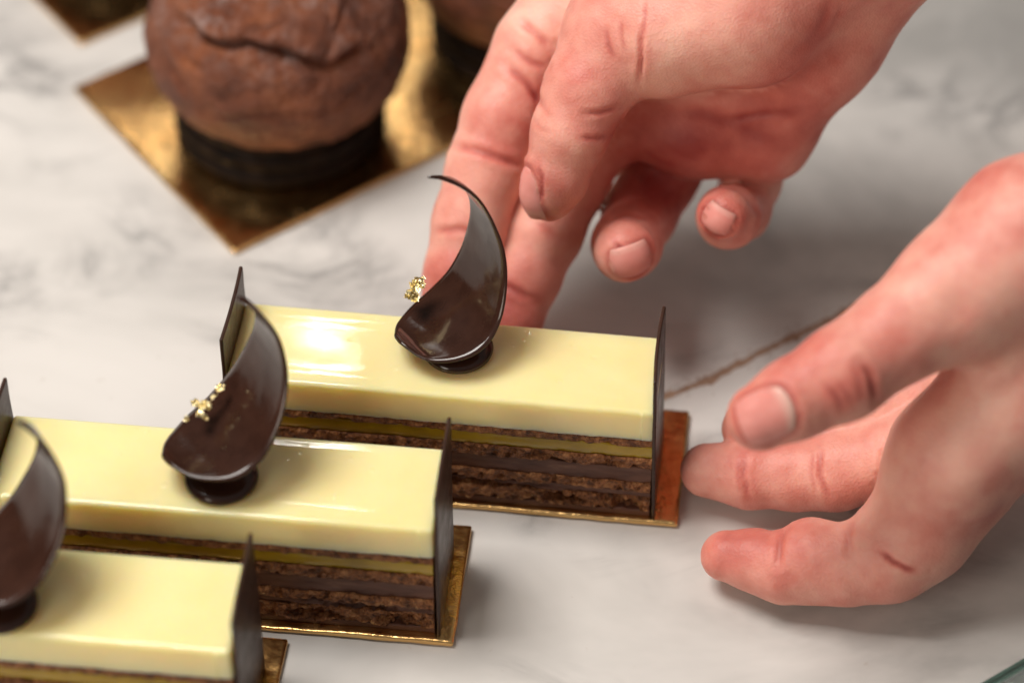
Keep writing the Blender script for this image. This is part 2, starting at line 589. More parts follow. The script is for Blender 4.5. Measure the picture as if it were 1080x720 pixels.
def crumple(c, size, seed, flat=.6):
    n = 9
    V, Q = [], []
    for i in range(n):
        for j in range(n):
            V.append(((i / (n - 1) - .5) * 2, (j / (n - 1) - .5) * 2, 0))
    V = np.array(V, float)
    r = np.maximum(np.abs(V[:, 0]), np.abs(V[:, 1])) / np.maximum(1e-6, np.linalg.norm(V[:, :2], axis=1))
    V[:, :2] *= r[:, None] * (1 + .35 * vnoise(V, 1.7, seed))[:, None]
    V[:, 2] = flat * vnoise(V, 1.6, seed + 2) + .45 * flat * vnoise(V, 4, seed + 5)
    V[:, 0] += .3 * vnoise(V, 2.4, seed + 9); V[:, 1] += .3 * vnoise(V, 2.4, seed + 12)
    for i in range(n - 1):
        for j in range(n - 1):
            a = i * n + j
            Q.append((a, a + n, a + n + 1, a + 1))
    rot = Matrix.Rotation(seed * 1.3, 3, 'Z') @ Matrix.Rotation(.5 + .4 * math.sin(seed), 3, 'X') @ Matrix.Rotation(.5 * math.cos(seed * 2), 3, 'Y')
    V = V @ np.array(rot).T * size + c
    return V, Q


def curl(root, rows, foot, g, k_off, seed, leaf, inv):
    """a chocolate petal bent over a cylinder: rows are (far rim px, near rim px) pairs along its length"""
    g = np.array(g, float); g /= np.linalg.norm(g)
    B = np.array(foot, float) + [0, 0, .0025]
    B = B + k_off
    rowsW = []
    for (fx, fy, nx_, ny_) in rows:
        mx, my = (fx + nx_) / 2, (fy + ny_) / 2
        d = ray(mx, my)
        s = ((B - CAM) @ g) / (d @ g)
        c = CAM + d * s
        gx, gy, _ = proj(c + g * .01)
        mx2, my2, _ = proj(c)
        w = math.hypot(nx_ - fx, ny_ - fy) / math.hypot(gx - mx2, gy - my2) * .01
        rowsW.append((*c, w))
    R = spline(rowsW, 56)
    R[:, 3] = np.maximum(R[:, 3], .0004)
    nv = 19
    C = R[:, :3]
    T = np.gradient(C, axis=0); T /= np.linalg.norm(T, axis=1, keepdims=True)
    Nn = np.cross(T, g); Nn /= np.linalg.norm(Nn, axis=1, keepdims=True)
    V, Q = [], []
    th = .0010
    for side in (0, 1):
        for i in range(len(R)):
            for j in range(nv):
                v = (j / (nv - 1) - .5)
                edge = min(1.0, (.5 - abs(v)) * R[i, 3] / .0008)
                p = C[i] + g * v * R[i, 3] + Nn[i] * (side - .5) * th * (.35 + .65 * edge)
                V.append(p)
    V = np.array(V)
    n1 = len(R) * nv
    for i in range(len(R) - 1):
        for j in range(nv - 1):
            a = i * nv + j
            Q.append((a, a + 1, a + nv + 1, a + nv))
            b = n1 + a
            Q.append((b, b + nv, b + nv + 1, b + 1))
    for i in range(len(R) - 1):
        for j in (0, nv - 1):
            a = i * nv + j
            Q.append((a, a + nv, n1 + a + nv, n1 + a) if j == 0 else (a, n1 + a, n1 + a + nv, a + nv))
    for j in range(nv - 1):
        Q.append((j, n1 + j, n1 + j + 1, j + 1))
        a = (len(R) - 1) * nv + j
        Q.append((a, a + 1, n1 + a + 1, n1 + a))
    V = V + Nn[np.tile(np.repeat(np.arange(len(R)), nv), 2)] * (.00035 * vnoise(V, 120, seed))[:, None]
    o = mesh('chocolate_curl', inv(V), Q, M_CHOC, root)
    # gold leaf on the rim
    LV, LQ = [], []
    for (px, py, dk, size, sd) in leaf:
        c = atk(px, py, proj(C[len(C) // 3])[2] + dk)
        v, q = crumple(c, size, sd)
        LQ += [tuple(a + sum(len(x) for x in LV) for a in f) for f in q]
        LV.append(v)
    if LV:
        mesh('gold_leaf', inv(np.vstack(LV)), LQ, M_LEAF, o, False)
    return o


def foot_disc(root, c, r, seed, inv):
    V, Q = [], []
    prof = [(0, .0), (r * .8, 0), (r, .0006), (r * 1.02, .0012), (r * .97, .0021), (r * .8, .0026), (r * .5, .0031), (0, .0033)]
    n = 48
    for (rr, z) in prof:
        for i in range(n):
            a = 2 * math.pi * i / n
            V.append((c[0] + rr * math.cos(a), c[1] + rr * math.sin(a), c[2] + z))
    for k in range(len(prof) - 1):
        for i in range(n):
            j = (i + 1) % n
            Q.append((k * n + i, k * n + j, (k + 1) * n + j, (k + 1) * n + i))
    V = np.array(V)
    return mesh('chocolate_foot', inv(V), Q, M_CHOC, root)


ZB = .0018
# photographed rims of the petals: far x, far y, near x, near y from the round end to the tip
ROWS1 = [(417, 352, 423, 362), (420, 341, 452, 383), (438, 319, 486, 382), (455, 302, 515, 362), (472, 285, 530, 335), (484, 262, 537, 300),
         (491, 238, 535, 268), (493, 216, 524, 238), (488, 200, 508, 213), (474, 189, 488, 195), (462, 186, 468, 187), (451, 186, 452, 187)]
ROWS2 = [(171, 479, 178, 490), (173, 466, 206, 504), (190, 445, 246, 504), (212, 424, 278, 482), (232, 402, 298, 450), (250, 377, 309, 412),
         (262, 352, 308, 382), (266, 334, 297, 355), (262, 323, 281, 335), (254, 317, 266, 322), (247, 314, 250, 315)]
GDIR = (1.40, -2.39, .44)


def make_pastry(corner, yaw, rows, footpx, leaf, seed, label, holes, leans, swell=()):
    ex = np.array([math.cos(yaw), math.sin(yaw), 0]); ey = np.array([-math.sin(yaw), math.cos(yaw), 0])
    c = np.array([corner[0], corner[1], ZB]) - ex * LEN / 2 + ey * WID / 2
    root = empty('layered_pastry', c, yaw)
    tag(root, label, 'pastry', 'layered cream bars on gold boards')
    RM = np.stack([ex, ey, [0, 0, 1]], 0)

    def inv(V): return (np.asarray(V) - c) @ RM.T
    sw = [(*inv(at(px, py, ZB + HGT))[:2], a_, b_, c_) for px, py, a_, b_, c_ in swell]
    pastry_layers(root, seed, holes, sw)
    plaque(root, LEN / 2 + .0002, leans[0], seed + 2)
    plaque(root, -LEN / 2 - .0011, leans[1], seed + 5, .0490)
    foot = at(footpx[0], footpx[1], ZB + HGT + .0002)
    foot_disc(root, foot, .0084, seed, inv)
    curl(root, rows, foot, GDIR, FW * .0045, seed, leaf, inv)
    return root, c


YAW1, YAW2, YAW3 = math.radians(-6.9), math.radians(-6.2), math.radians(-6.0)
c1 = at(686, 545, ZB)
c2 = at(460, 668, ZB)
c3t = at(243, 687, ZB + HGT)
H1 = [(-.012, .0045, .012, .0016, .0035), (.030, .0042, .0055, .0016, .0045), (.004, .0072, .02, .0008, .0015), (.046, .0035, .004, .0022, .003), (-.035, .005, .01, .0015, .003)]
H2 = [(.022, .0040, .0075, .0018, .004), (.043, .0036, .005, .0017, .004), (-.005, .0045, .011, .0014, .0035), (.034, .0078, .013, .0007, .0016)]
p1, pc1 = make_pastry(c1, YAW1, ROWS1, (483, 370), [(435, 305, .001, .0026, 3), (441, 299, 0.0, .0019, 5), (432, 311, -.001, .0015, 8), (437, 312, -.0015, .0013, 11)], 11,
                      'cream-topped chocolate layer bar farthest back, held between the two hands', H1, (math.radians(-1.6), math.radians(.5)), [(343, 360, .014, .0078, .00013)])
p2, pc2 = make_pastry(c2, YAW2, ROWS2, (234, 506), [(216, 428, .001, .0019, 4), (213, 437, -.001, .0015, 6), (206, 425, 0, .0011, 9), (225, 419, .001, .0010, 13), (197, 442, 0, .0007, 15), (232, 409, .001, .0012, 17)], 23,
                      'cream-topped chocolate layer bar in the middle of the row of three', H2, (math.radians(.3), math.radians(.5)))
ROWS3 = [(a - 238 + 7, b + 130, c - 238 + 7, d + 130) for a, b, c, d in ROWS2]
p3, pc3 = make_pastry(c3t, YAW3, ROWS3, (0, 640), [], 37,
                      'cream-topped chocolate layer bar nearest the camera, cut off at the lower left', H2, (math.radians(.3), math.radians(.5)))
BG = 'gold cards under the layered bars'
for pc, yaw, dx, lab, sd in ((pc1, YAW1, .0028, 'narrow gold card under the farthest cream bar, held by the right-hand fingers', 1),
                             (pc2, YAW2, .0004, 'narrow gold card under the middle cream bar', 2),
                             (pc3, YAW3, .0010, 'narrow gold card under the nearest cream bar, mostly out of frame', 3)):
    ex = np.array([math.cos(yaw), math.sin(yaw), 0]); ey = np.array([-math.sin(yaw), math.cos(yaw), 0])
    dp = .0385 if sd == 1 else .0368
    cc = pc + ex * dx + ey * (dp / 2 - WID / 2 - (.0016 if sd == 1 else .0024))
    board(cc, yaw, .1106, dp, lab, 'cake board', BG, sd * 7)

# ------------------------------------------------------------------ cream puffs on square boards
SQ = [(at(78, 97), at(247, 270))]
g_l, g_b = at(78, 97), at(247, 270)
dirb = (g_b - g_l); side = np.linalg.norm(dirb); dirb /= side
dira = np.array([-dirb[1], dirb[0], 0])
off_r = at(525, 165) - g_b
off_l = at(85, 50) - g_b
ang = math.atan2(dirb[1], dirb[0])
PG = 'chocolate cream puffs on square gold boards'
SG = 'square gold cards under the cream puffs'


def square_at(off, lab, seed):
    c = g_l + dirb * side / 2 + dira * side / 2 + off
    board(c, ang, side, side, lab, 'cake board', SG, seed)
    return c


def cream_puff(pos, seed, label, rot=0.0):
    root = empty('cream_puff', (pos[0], pos[1], .0018), rot)
    tag(root, label, 'cream puff', PG)
    # biscuit base: two discs pressed together
    V, Q = [], []
    prof = [(0, 0), (.0276, 0), (.0288, .0012), (.0290, .0030), (.0280, .0042), (.0268, .0048), (.0280, .0056), (.0289, .0070), (.0289, .0088), (.0278, .0099), (.0267, .0104), (.0279, .0112), (.0288, .0126), (.0287, .0148), (.0270, .0160), (0, .0160)]
    n = 96
    for (r_, z) in prof:
        for i in range(n):
            a = 2 * math.pi * i / n
            V.append((r_ * math.cos(a), r_ * math.sin(a), z))
    for k in range(len(prof) - 1):
        for i in range(n):
            j = (i + 1) % n
            Q.append((k * n + i, k * n + j, (k + 1) * n + j, (k + 1) * n + i))
    V = np.array(V)
    rr = np.linalg.norm(V[:, :2], axis=1)
    V[:, :2] *= (1 + .018 * fbm(V + seed, 220, seed, 3) * (rr > .02))[:, None]
    V[:, :2] *= 1.015
    V[:, 2] *= 1.12
    mesh('biscuit_base', V, Q, M_BASE, root)
    # choux shell
    nu, nvv = 220, 130
    V, Q = [], []
    ph = np.linspace(1e-3, math.pi - 1e-3, nvv)
    for p in ph:
        for i in range(nu):
            a = 2 * math.pi * i / nu
            V.append((math.sin(p) * math.cos(a), math.sin(p) * math.sin(a), math.cos(p)))
    D = np.array(V)
    for k in range(nvv - 1):
        for i in range(nu):
            j = (i + 1) % nu
            Q.append((k * nu + i, (k + 1) * nu + i, (k + 1) * nu + j, k * nu + j))
    lat = np.arcsin(np.clip(D[:, 2], -1, 1)); lon = np.arctan2(D[:, 1], D[:, 0]) + math.pi / 2   # 0 = towards the viewer
    lon = (lon + math.pi) % (2 * math.pi) - math.pi
    rad = 1 + .040 * fbm(D + seed, 2.0, seed, 3) + .022 * fbm(D + seed, 6, seed + 5, 4) + .012 * fbm(D + seed, 17, seed + 9, 4) + .005 * fbm(D + seed, 50, seed + 12, 2)
    # the crust overhangs a split in front; above it the crust is thicker
    wav = .10 * vnoise(np.stack([lon * 2.2, lon * 0, lon * 0 + seed], 1), 1, 3) + .05 * vnoise(np.stack([lon * 6, lon * 0, lon * 0 + seed], 1), 1, 8)
    ext = np.clip((lon + .95) * 5, 0, 1) * np.clip((.55 - lon) * 3, 0, 1)
    l0 = .40 + wav * .5 + .20 * np.cos(lon * 1.3) - .16 * lon
    x = (lat - l0)
    rad -= .13 * np.exp(-(x / .032) ** 2) * ext
    up_ = np.clip(x / .05, 0, 1); up_ = up_ * up_ * (3 - 2 * up_)
    rad += .060 * up_ * np.exp(-(np.maximum(x, 0) / .3) ** 2) * np.clip((lon + 1.2) * 4, 0, 1) * np.clip((1.0 - lon) * 3, 0, 1)
    rad -= .030 * np.exp(-((x + .26) / .03) ** 2) * np.clip((lon + .9) * 5, 0, 1) * np.clip((-.45 - lon) * 6, 0, 1)
    # secondary cracks
    for (la, sl, dep, lo1, lo2, wd) in ((-.02, .12, .018, -.6, .9, .03), (.52, -.15, .05, -.1, .9, .04), (.34, .45, .035, .25, 1.1, .035), (-.12, -.3, .03, -1.1, -.55, .05), (.75, .2, .04, -1.2, .2, .04), (.15, .9, .03, .5, 1.3, .04)):
        e = np.clip((lon - lo1) * 6, 0, 1) * np.clip((lo2 - lon) * 6, 0, 1)
        rad -= dep * np.exp(-((lat - la - sl * (lon) - wav * .5) / wd) ** 2) * e
    # a pit near the top
    pit = np.exp(-(((lon - .16) / .12) ** 2 + ((lat - .60) / .07) ** 2))
    rad -= .06 * pit
    R_ = np.array([.0360, .0360, .0298])
    P = D * rad[:, None] * R_
    P[:, 2] = np.maximum(P[:, 2], -.0165 - .5 * 0 + .0006 * vnoise(D, 6, 2))
    P[:, 2] += .0322
    P[:, 0] += .0008
    o = mesh('choux_shell', P, Q, M_CHOUX, root)
    at_ = o.data.attributes.new('sugar', 'FLOAT', 'POINT')
    sug = np.clip((D[:, 2] - .22) * 2.4, 0, 1) * np.clip(.55 + .9 * fbm(D + seed, 3, seed + 2, 3), 0, 1)
    sug = .9 * sug
    sug = np.maximum(sug, 1.2 * np.exp(-(((lon - .17) / .10) ** 2 + ((lat - .56) / .08) ** 2)))
    at_.data.foreach_set('value', np.clip(sug, 0, 1).astype(np.float32))
    return root


square_at(np.zeros(3), 'square gold card under the whole cream puff at the upper left', 40)
square_at(off_r, 'square gold card touching the raised fingers, right of the whole cream puff', 50)
square_at(off_l, 'square gold card with only its near corner in the top left corner', 60)
b0 = at(297, 134)
cream_puff(b0, 3, 'big cracked chocolate cream puff on a dark biscuit at the upper left')
cream_puff(b0 + off_r, 8, 'chocolate cream puff at the top edge, mostly cut off behind the raised fingers', 1.4)

cream_puff(b0 + off_l, 15, 'chocolate cream puff beyond the top left corner, showing only as a reflection', 2.2)

# ------------------------------------------------------------------ cocoa streak
def streak():
    A = [(690, 422), (720, 411), (770, 388), (820, 363), (870, 340), (905, 322), (950, 298), (985, 280)]
    P = spline([at(x, y, 0) for x, y in A], 240)
    T = np.gradient(P, axis=0); T /= np.linalg.norm(T, axis=1, keepdims=True)
    Sd = np.stack([-T[:, 1], T[:, 0], T[:, 2] * 0], 1)
    V, Q = [], []
    m = 7
    for i in range(len(P)):
        q = np.array([[i * .08, 0, 0]])
        w = .0009 * (1 + .3 * vnoise(q, 1, 3)[0] + .4 * vnoise(q, 3.3, 4)[0])
        w += .0004 * math.exp(-((i - 45) / 10) ** 2)
        c = P[i] + Sd[i] * (.00008 * vnoise(q, .7, 9)[0] - .0006 * math.exp(-((i - 45) / 12) ** 2))
        for j in range(m):
            v = j / (m - 1) * 2 - 1
            hh = .00003 * (1 - v * v) * (1 + .8 * vnoise(np.array([[i * .5, j * .9, 0]]), 1, 12)[0])
            jag = 1 + .35 * vnoise(np.array([[i * .7, v * 2, 4.0]]), 1, 15)[0]
            V.append(c + Sd[i] * v * w * jag + [0, 0, .00005 + max(0, hh)])
    for i in range(len(P) - 1):
        for j in range(m - 1):
            a = i * m + j
            Q.append((a, a + 1, a + m + 1, a + m))
    # loose grains
    for s in range(90):
        i = rng.randrange(len(P))
        c = P[i] + Sd[i] * rng.gauss(0, .0022)
        r = rng.uniform(.00012, .00038)
        b = len(V)
        for dx, dy, dz in ((1, 0, 0), (-.5, .9, 0), (-.5, -.9, 0), (.1, 0, 1)):
            V.append(c + np.array([dx * r, dy * r, dz * r + .00004]))
        Q += [(b, b + 1, b + 3), (b + 1, b + 2, b + 3), (b + 2, b, b + 3)]
    o = mesh('cocoa_streak', V, Q, M_COCOA, None, False)
    tag(o, 'thin brown line of spilt cocoa on the marble beside the thumb', 'cocoa', None, 'stuff')


streak()

# ------------------------------------------------------------------ green glass sheet at the lower right corner
ga, gb_ = at(1028, 748), at(1095, 709)
gd = gb_ - ga; gl = .30; gang = math.atan2(gd[1], gd[0])
gn = np.array([math.sin(gang), -math.cos(gang), 0])
gc = (ga + gb_) / 2 + gn * .075
root = empty('glass_sheet', (gc[0], gc[1], .0002), gang)
tag(root, 'green-edged glass sheet blurred in the lower right corner', 'glass sheet')
V, Q = box_grid(ease(-gl / 2, gl / 2, .0006, .02, .002), ease(-.075, .075, .0006, .02, .002), np.linspace(0, .006, 9))
V, n_ = round_box(V, (-gl / 2, -.075, 0), (gl / 2, .075, .006), .0012)
mesh('pane', V, Q, M_PANE, root)
V, Q = box_grid(ease(-gl / 2, gl / 2, .0006, .02, .002), ease(.0752, .0768, .0003, .0004, .0006), np.linspace(0, .006, 9))
mesh('polished_edge', V, Q, M_GLASS, root)


# ------------------------------------------------------------------ hands (smooth distance fields turned into one skin)
def smin(a, b, k):
    h = np.clip(.5 + .5 * (b - a) / k, 0, 1)
    return b + (a - b) * h - k * h * (1 - h)


def cone_d(P, a, b, ra, rb):
    ab = b - a
    t = np.clip(((P - a) @ ab) / max(1e-12, ab @ ab), 0, 1)
    return np.linalg.norm(P - a - t[:, None] * ab, axis=1) - (ra + (rb - ra) * t)


class HandField:
    def __init__(self, palm, fingers, kp=.007, kf=.0026, kpf=.006, kff=.0010, kpfs=None):
        self.palm, self.fingers = palm, fingers
        self.kpfs = kpfs or [kpf] * len(fingers)
        self.kp, self.kf, self.kpf, self.kff = kp, kf, kpf, kff

    def chain(self, P, pts, k):
        d = None
        for (a, ra), (b, rb) in zip(pts[:-1], pts[1:]):
            e = cone_d(P, a, b, ra, rb)
            d = e if d is None else smin(d, e, k)
        return d

    def __call__(self, P):
        pal = None
        for ch in self.palm:
            e = self.chain(P, ch, self.kp)
            pal = e if pal is None else smin(pal, e, self.kp)
        d = pal
        for fch, kq in zip(self.fingers, self.kpfs):
            e = smin(self.chain(P, fch, self.kf), pal, kq)
            d = smin(d, e, self.kff)
        return d

    def grad(self, P, h=.0004):
        g = np.stack([self(P + [h, 0, 0]) - self(P - [h, 0, 0]), self(P + [0, h, 0]) - self(P - [0, h, 0]), self(P + [0, 0, h]) - self(P - [0, 0, h])], 1)
        return g / np.maximum(1e-12, np.linalg.norm(g, axis=1, keepdims=True))

    def bounds(self):
        A = [(p, r) for ch in self.palm + self.fingers for p, r in ch]
        lo = np.min([p - r for p, r in A], axis=0) - .004
        hi = np.max([p + r for p, r in A], axis=0) + .004
        return lo, hi


def surface_nets(f, lo, hi, h):
    n = np.ceil((hi - lo) / h).astype(int) + 1
    ax = [lo[i] + h * np.arange(n[i]) for i in range(3)]
    # coarse pass first: only evaluate near the surface
    st = 6
    cs = [np.arange(0, n[i] + st, st) for i in range(3)]
    CX, CY, CZ = np.meshgrid(*[lo[i] + h * cs[i] for i in range(3)], indexing='ij')
    cv = f(np.stack([CX.ravel(), CY.ravel(), CZ.ravel()], 1)).reshape(CX.shape)
    Vv = np.full(tuple(n), 1.0)
    big = np.repeat(np.repeat(np.repeat(cv, st, 0), st, 1), st, 2)
    # shift by half a block so each coarse sample sits in the centre of its block
    o = st // 2
    big = np.pad(big, ((0, st),) * 3, mode='edge')[o:, o:, o:][:n[0], :n[1], :n[2]]
    Vv[:] = np.where(big > 0, 1, -1)
    near = np.abs(big) < h * st * 1.6
    I = np.argwhere(near)
    for s in range(0, len(I), 400000):
        J = I[s:s + 400000]
        Vv[J[:, 0], J[:, 1], J[:, 2]] = f(lo + J * h)
    Sg = Vv < 0
    c = np.zeros(tuple(n - 1), int)
    for dx in (0, 1):
        for dy in (0, 1):
            for dz in (0, 1):
                c += Sg[dx:n[0] - 1 + dx, dy:n[1] - 1 + dy, dz:n[2] - 1 + dz]
    mask = (c > 0) & (c < 8)
    cells = np.argwhere(mask)
    ids = np.full(mask.shape, -1, int)
    ids[mask] = np.arange(len(cells))
    acc = np.zeros((len(cells), 3)); cnt = np.zeros(len(cells))
    corners = [(x, y, z) for x in (0, 1) for y in (0, 1) for z in (0, 1)]
    for a in corners:
        for b in corners:
            if sum(abs(a[i] - b[i]) for i in range(3)) == 1 and a < b:
                va = Vv[cells[:, 0] + a[0], cells[:, 1] + a[1], cells[:, 2] + a[2]]
                vb = Vv[cells[:, 0] + b[0], cells[:, 1] + b[1], cells[:, 2] + b[2]]
                m = (va < 0) != (vb < 0)
                t = va / np.where(m, va - vb, 1)
                p = np.array(a) + t[:, None] * (np.array(b) - np.array(a))
                acc[m] += p[m]; cnt[m] += 1
    P = lo + (cells + acc / cnt[:, None]) * h
    Q = []
    for axis in range(3):
        u, v = (axis + 1) % 3, (axis + 2) % 3
        sl0 = [slice(None)] * 3; sl1 = [slice(None)] * 3
        sl0[axis] = slice(0, n[axis] - 1); sl1[axis] = slice(1, n[axis])
        A, B = Sg[tuple(sl0)], Sg[tuple(sl1)]
        E = np.argwhere(A != B)
        E = E[(E[:, u] >= 1) & (E[:, v] >= 1) & (E[:, u] < n[u] - 1) & (E[:, v] < n[v] - 1)]
        fl = A[E[:, 0], E[:, 1], E[:, 2]]
        eu = np.zeros(3, int); eu[u] = 1
        ev = np.zeros(3, int); ev[v] = 1
        q = [ids[tuple((E - d).T)] for d in (eu + ev, ev, np.zeros(3, int), eu)]
        q = np.stack(q, 1)
        q[~fl] = q[~fl][:, ::-1]
        Q.append(q)
    return P, np.vstack(Q)


def vnormals(P, Q):
    n = np.cross(P[Q[:, 2]] - P[Q[:, 0]], P[Q[:, 3]] - P[Q[:, 1]])
    vn = np.zeros_like(P)
    for i in range(4): np.add.at(vn, Q[:, i], n)
    return vn / np.maximum(1e-12, np.linalg.norm(vn, axis=1, keepdims=True))


def relax(P, Q, it, lam=.5):
    E = np.vstack([Q[:, [0, 1]], Q[:, [1, 2]], Q[:, [2, 3]], Q[:, [3, 0]]])
    for _ in range(it):
        a = np.zeros_like(P); c = np.zeros(len(P))
        np.add.at(a, E[:, 0], P[E[:, 1]]); np.add.at(c, E[:, 0], 1)
        np.add.at(a, E[:, 1], P[E[:, 0]]); np.add.at(c, E[:, 1], 1)
        P = P + lam * (a / c[:, None] - P)
    return P


def seg2(X, Y, pl):
    d = np.full(len(X), 1e9)
    for (ax, ay), (bx, by) in zip(pl[:-1], pl[1:]):
        vx, vy = bx - ax, by - ay
        t = np.clip(((X - ax) * vx + (Y - ay) * vy) / max(1e-9, vx * vx + vy * vy), 0, 1)
        d = np.minimum(d, np.hypot(X - ax - t * vx, Y - ay - t * vy))
    return d


def build_hand(field, creases, blobs, tips, nails, label, base, seed, h=.0009):
    lo, hi = field.bounds()
    P, Q = surface_nets(field, lo, hi, h)
    P = relax(P, Q, 3)
    vn = vnormals(P, Q)
    for _ in range(2):
        P = P - vn * np.clip(field(P), -.001, .001)[:, None] * .7
    P = relax(P, Q, 1, .4)
    vn = vnormals(P, Q)
    X, Y, K = proj(P)
    view = P - CAM; view /= np.linalg.norm(view, axis=1, keepdims=True)
    facing = np.clip(-(vn * view).sum(1) * 3 + .4, 0, 1)
    # which skin is frontmost there (coarse depth map)
    gx, gy = (X / 4).astype(int), (Y / 4).astype(int)
    zb = {}
    key = gx * 100000 + gy
    order = np.argsort(K)
    uk, first = np.unique(key[order], return_index=True)
    zmin = K[order][first]
    fz = zmin[np.searchsorted(uk, key)]
    front = facing * (K < fz + .009)
    disp = np.zeros(len(P)); blush_shade = np.zeros(len(P))
    for pl, wd, dep, red in creases:
        dep *= .62
        d = seg2(X, Y, pl)
        # a crease fades out towards its ends and has soft rolls of skin beside it
        e0 = np.hypot(X - pl[0][0], Y - pl[0][1]); e1 = np.hypot(X - pl[-1][0], Y - pl[-1][1])
        L = sum(math.hypot(b[0] - a[0], b[1] - a[1]) for a, b in zip(pl[:-1], pl[1:]))
        fade = np.clip(np.minimum(e0, e1) / (.22 * L), .15, 1)
        disp -= dep * np.exp(-(d / wd) ** 2) * front * fade
        disp += dep * .45 * np.exp(-((d - wd * 2.6) / (wd * 1.6)) ** 2) * front * fade
        blush_shade += red * np.exp(-(d / (wd * 1.5)) ** 2) * front * fade
    for (cx, cy, rx, ry, dep, red) in blobs:
        g = np.exp(-(((X - cx) / rx) ** 2 + ((Y - cy) / ry) ** 2)) * front
        disp += dep * g; blush_shade += red * g
    for (c, ax, nrm, hl, hw, lift, free, white) in nails:
        nr = np.array(nrm, float); nr /= np.linalg.norm(nr); a_ = np.array(ax, float); a_ = a_ - nr * (a_ @ nr); a_ /= np.linalg.norm(a_)
        b_ = np.cross(nr, a_)
        q = P - c
        u_, v_ = q @ a_ / hl, q @ b_ / hw
        ss = (np.abs(u_) ** 2.6 + np.abs(v_) ** 2.6) ** (1 / 2.6)
        on = (np.abs(q @ nr) < .007) * np.clip((vn @ nr) * 3 + .8, 0, 1)
        back = np.clip(1.1 - np.clip(u_ - .3, 0, 1) * 1.2, .2, 1)
        disp += on * (-.00022 * np.exp(-((ss - 1.02) / .09) ** 2) + .00024 * np.exp(-((ss - 1.26) / .15) ** 2) * back)
        blush_shade += on * .28 * np.exp(-((ss - 1.03) / .08) ** 2)
    for c, r, red in tips:
        d2 = ((P - c) ** 2).sum(1)
        blush_shade += red * np.exp(-d2 / r ** 2)
    disp += .00022 * fbm(P, 75, seed, 3) + .00005 * fbm(P, 420, seed + 4, 2)
    P = P + vn * disp[:, None]
    blush_shade += .34 * fbm(P, 48, seed + 8, 4) + .12 * fbm(P, 260, seed + 18, 3)
    root = mesh('hand', P - base, Q, M_SKIN)
    root.location = base
    tag(root, label, 'hand', 'hands of the pastry cook')
    a = root.data.attributes.new('blush_shade', 'FLOAT', 'POINT')
    a.data.foreach_set('value', blush_shade.astype(np.float32))
    for (c, ax, nrm, hl, hw, lift, free, white) in nails:
        hl, hw = hl * .95, hw * .93
        ax = np.array(ax, float); nrm = np.array(nrm, float)
        nrm /= np.linalg.norm(nrm); ax = ax - nrm * (ax @ nrm); ax /= np.linalg.norm(ax)
        bx = np.cross(nrm, ax)
        nu, nv = 17, 15
        G = []
        for i in range(nu):
            for j in range(nv):
                u = i / (nu - 1) * 2 - 1; v = j / (nv - 1) * 2 - 1
                # square grid to rounded nail shape
                uu = u * math.sqrt(1 - .42 * v * v * (1 if u < 0 else .55)); vv = v * math.sqrt(1 - .30 * u * u)
                G.append((uu, vv, u, v))
        G = np.array(G)
        B = c + ax * (G[:, :1] * hl) + bx * (G[:, 1:2] * hw) - nrm * (hw * .45 * G[:, 1:2] ** 2)
        for _ in range(8):
            B = B - nrm * np.clip(field(B), -.002, .002)[:, None] * .8 * np.clip(1 - free * np.clip(G[:, 2:3] - .35, 0, 1) * 1.2, .1, 1)
        sheet = B + nrm * (lift * (1 - .9 * np.maximum(np.abs(G[:, 3:4]), np.clip(-G[:, 2:3], 0, 1)) ** 4) - .0001)
        low = sheet - nrm * .0006
        V = np.vstack([sheet, low]); n1 = nu * nv
        F = []
        for i in range(nu - 1):
            for j in range(nv - 1):
                q = i * nv + j
                F.append((q, q + nv, q + nv + 1, q + 1)); F.append((n1 + q, n1 + q + 1, n1 + q + nv + 1, n1 + q + nv))
        ring = [j for j in range(nv)] + [i * nv + nv - 1 for i in range(1, nu)] + [(nu - 1) * nv + j for j in range(nv - 2, -1, -1)] + [i * nv for i in range(nu - 2, 0, -1)]
        for s in range(len(ring)):
            q, w = ring[s], ring[(s + 1) % len(ring)]
            F.append((q, w, n1 + w, n1 + q))
        o = mesh('fingernail', V - base, F, M_NAIL, root)
        t = o.data.attributes.new('tip', 'FLOAT', 'POINT')
        tv = np.clip((G[:, 2] - .62) * 5, 0, 1)
        tv = tv * white if white >= 0 else np.clip((-G[:, 2] - .5) * 2.5, 0, 1) * -white
        t.data.foreach_set('value', np.concatenate([tv, tv]).astype(np.float32))
    return root


K0 = .715


def T(px, py, t, r):
    """joint seen at a pixel, t cm nearer than the working plane, r px thick"""
    k = K0 - t / 100
    return (atk(px, py, k), r * k / FPX)


def Z(px, py, z, r):
    p = at(px, py, z / 100)
    return (p, r * proj(p)[2] / FPX)


def Kp(px, py, k, r):
    return (atk(px, py, k), r * k / FPX)


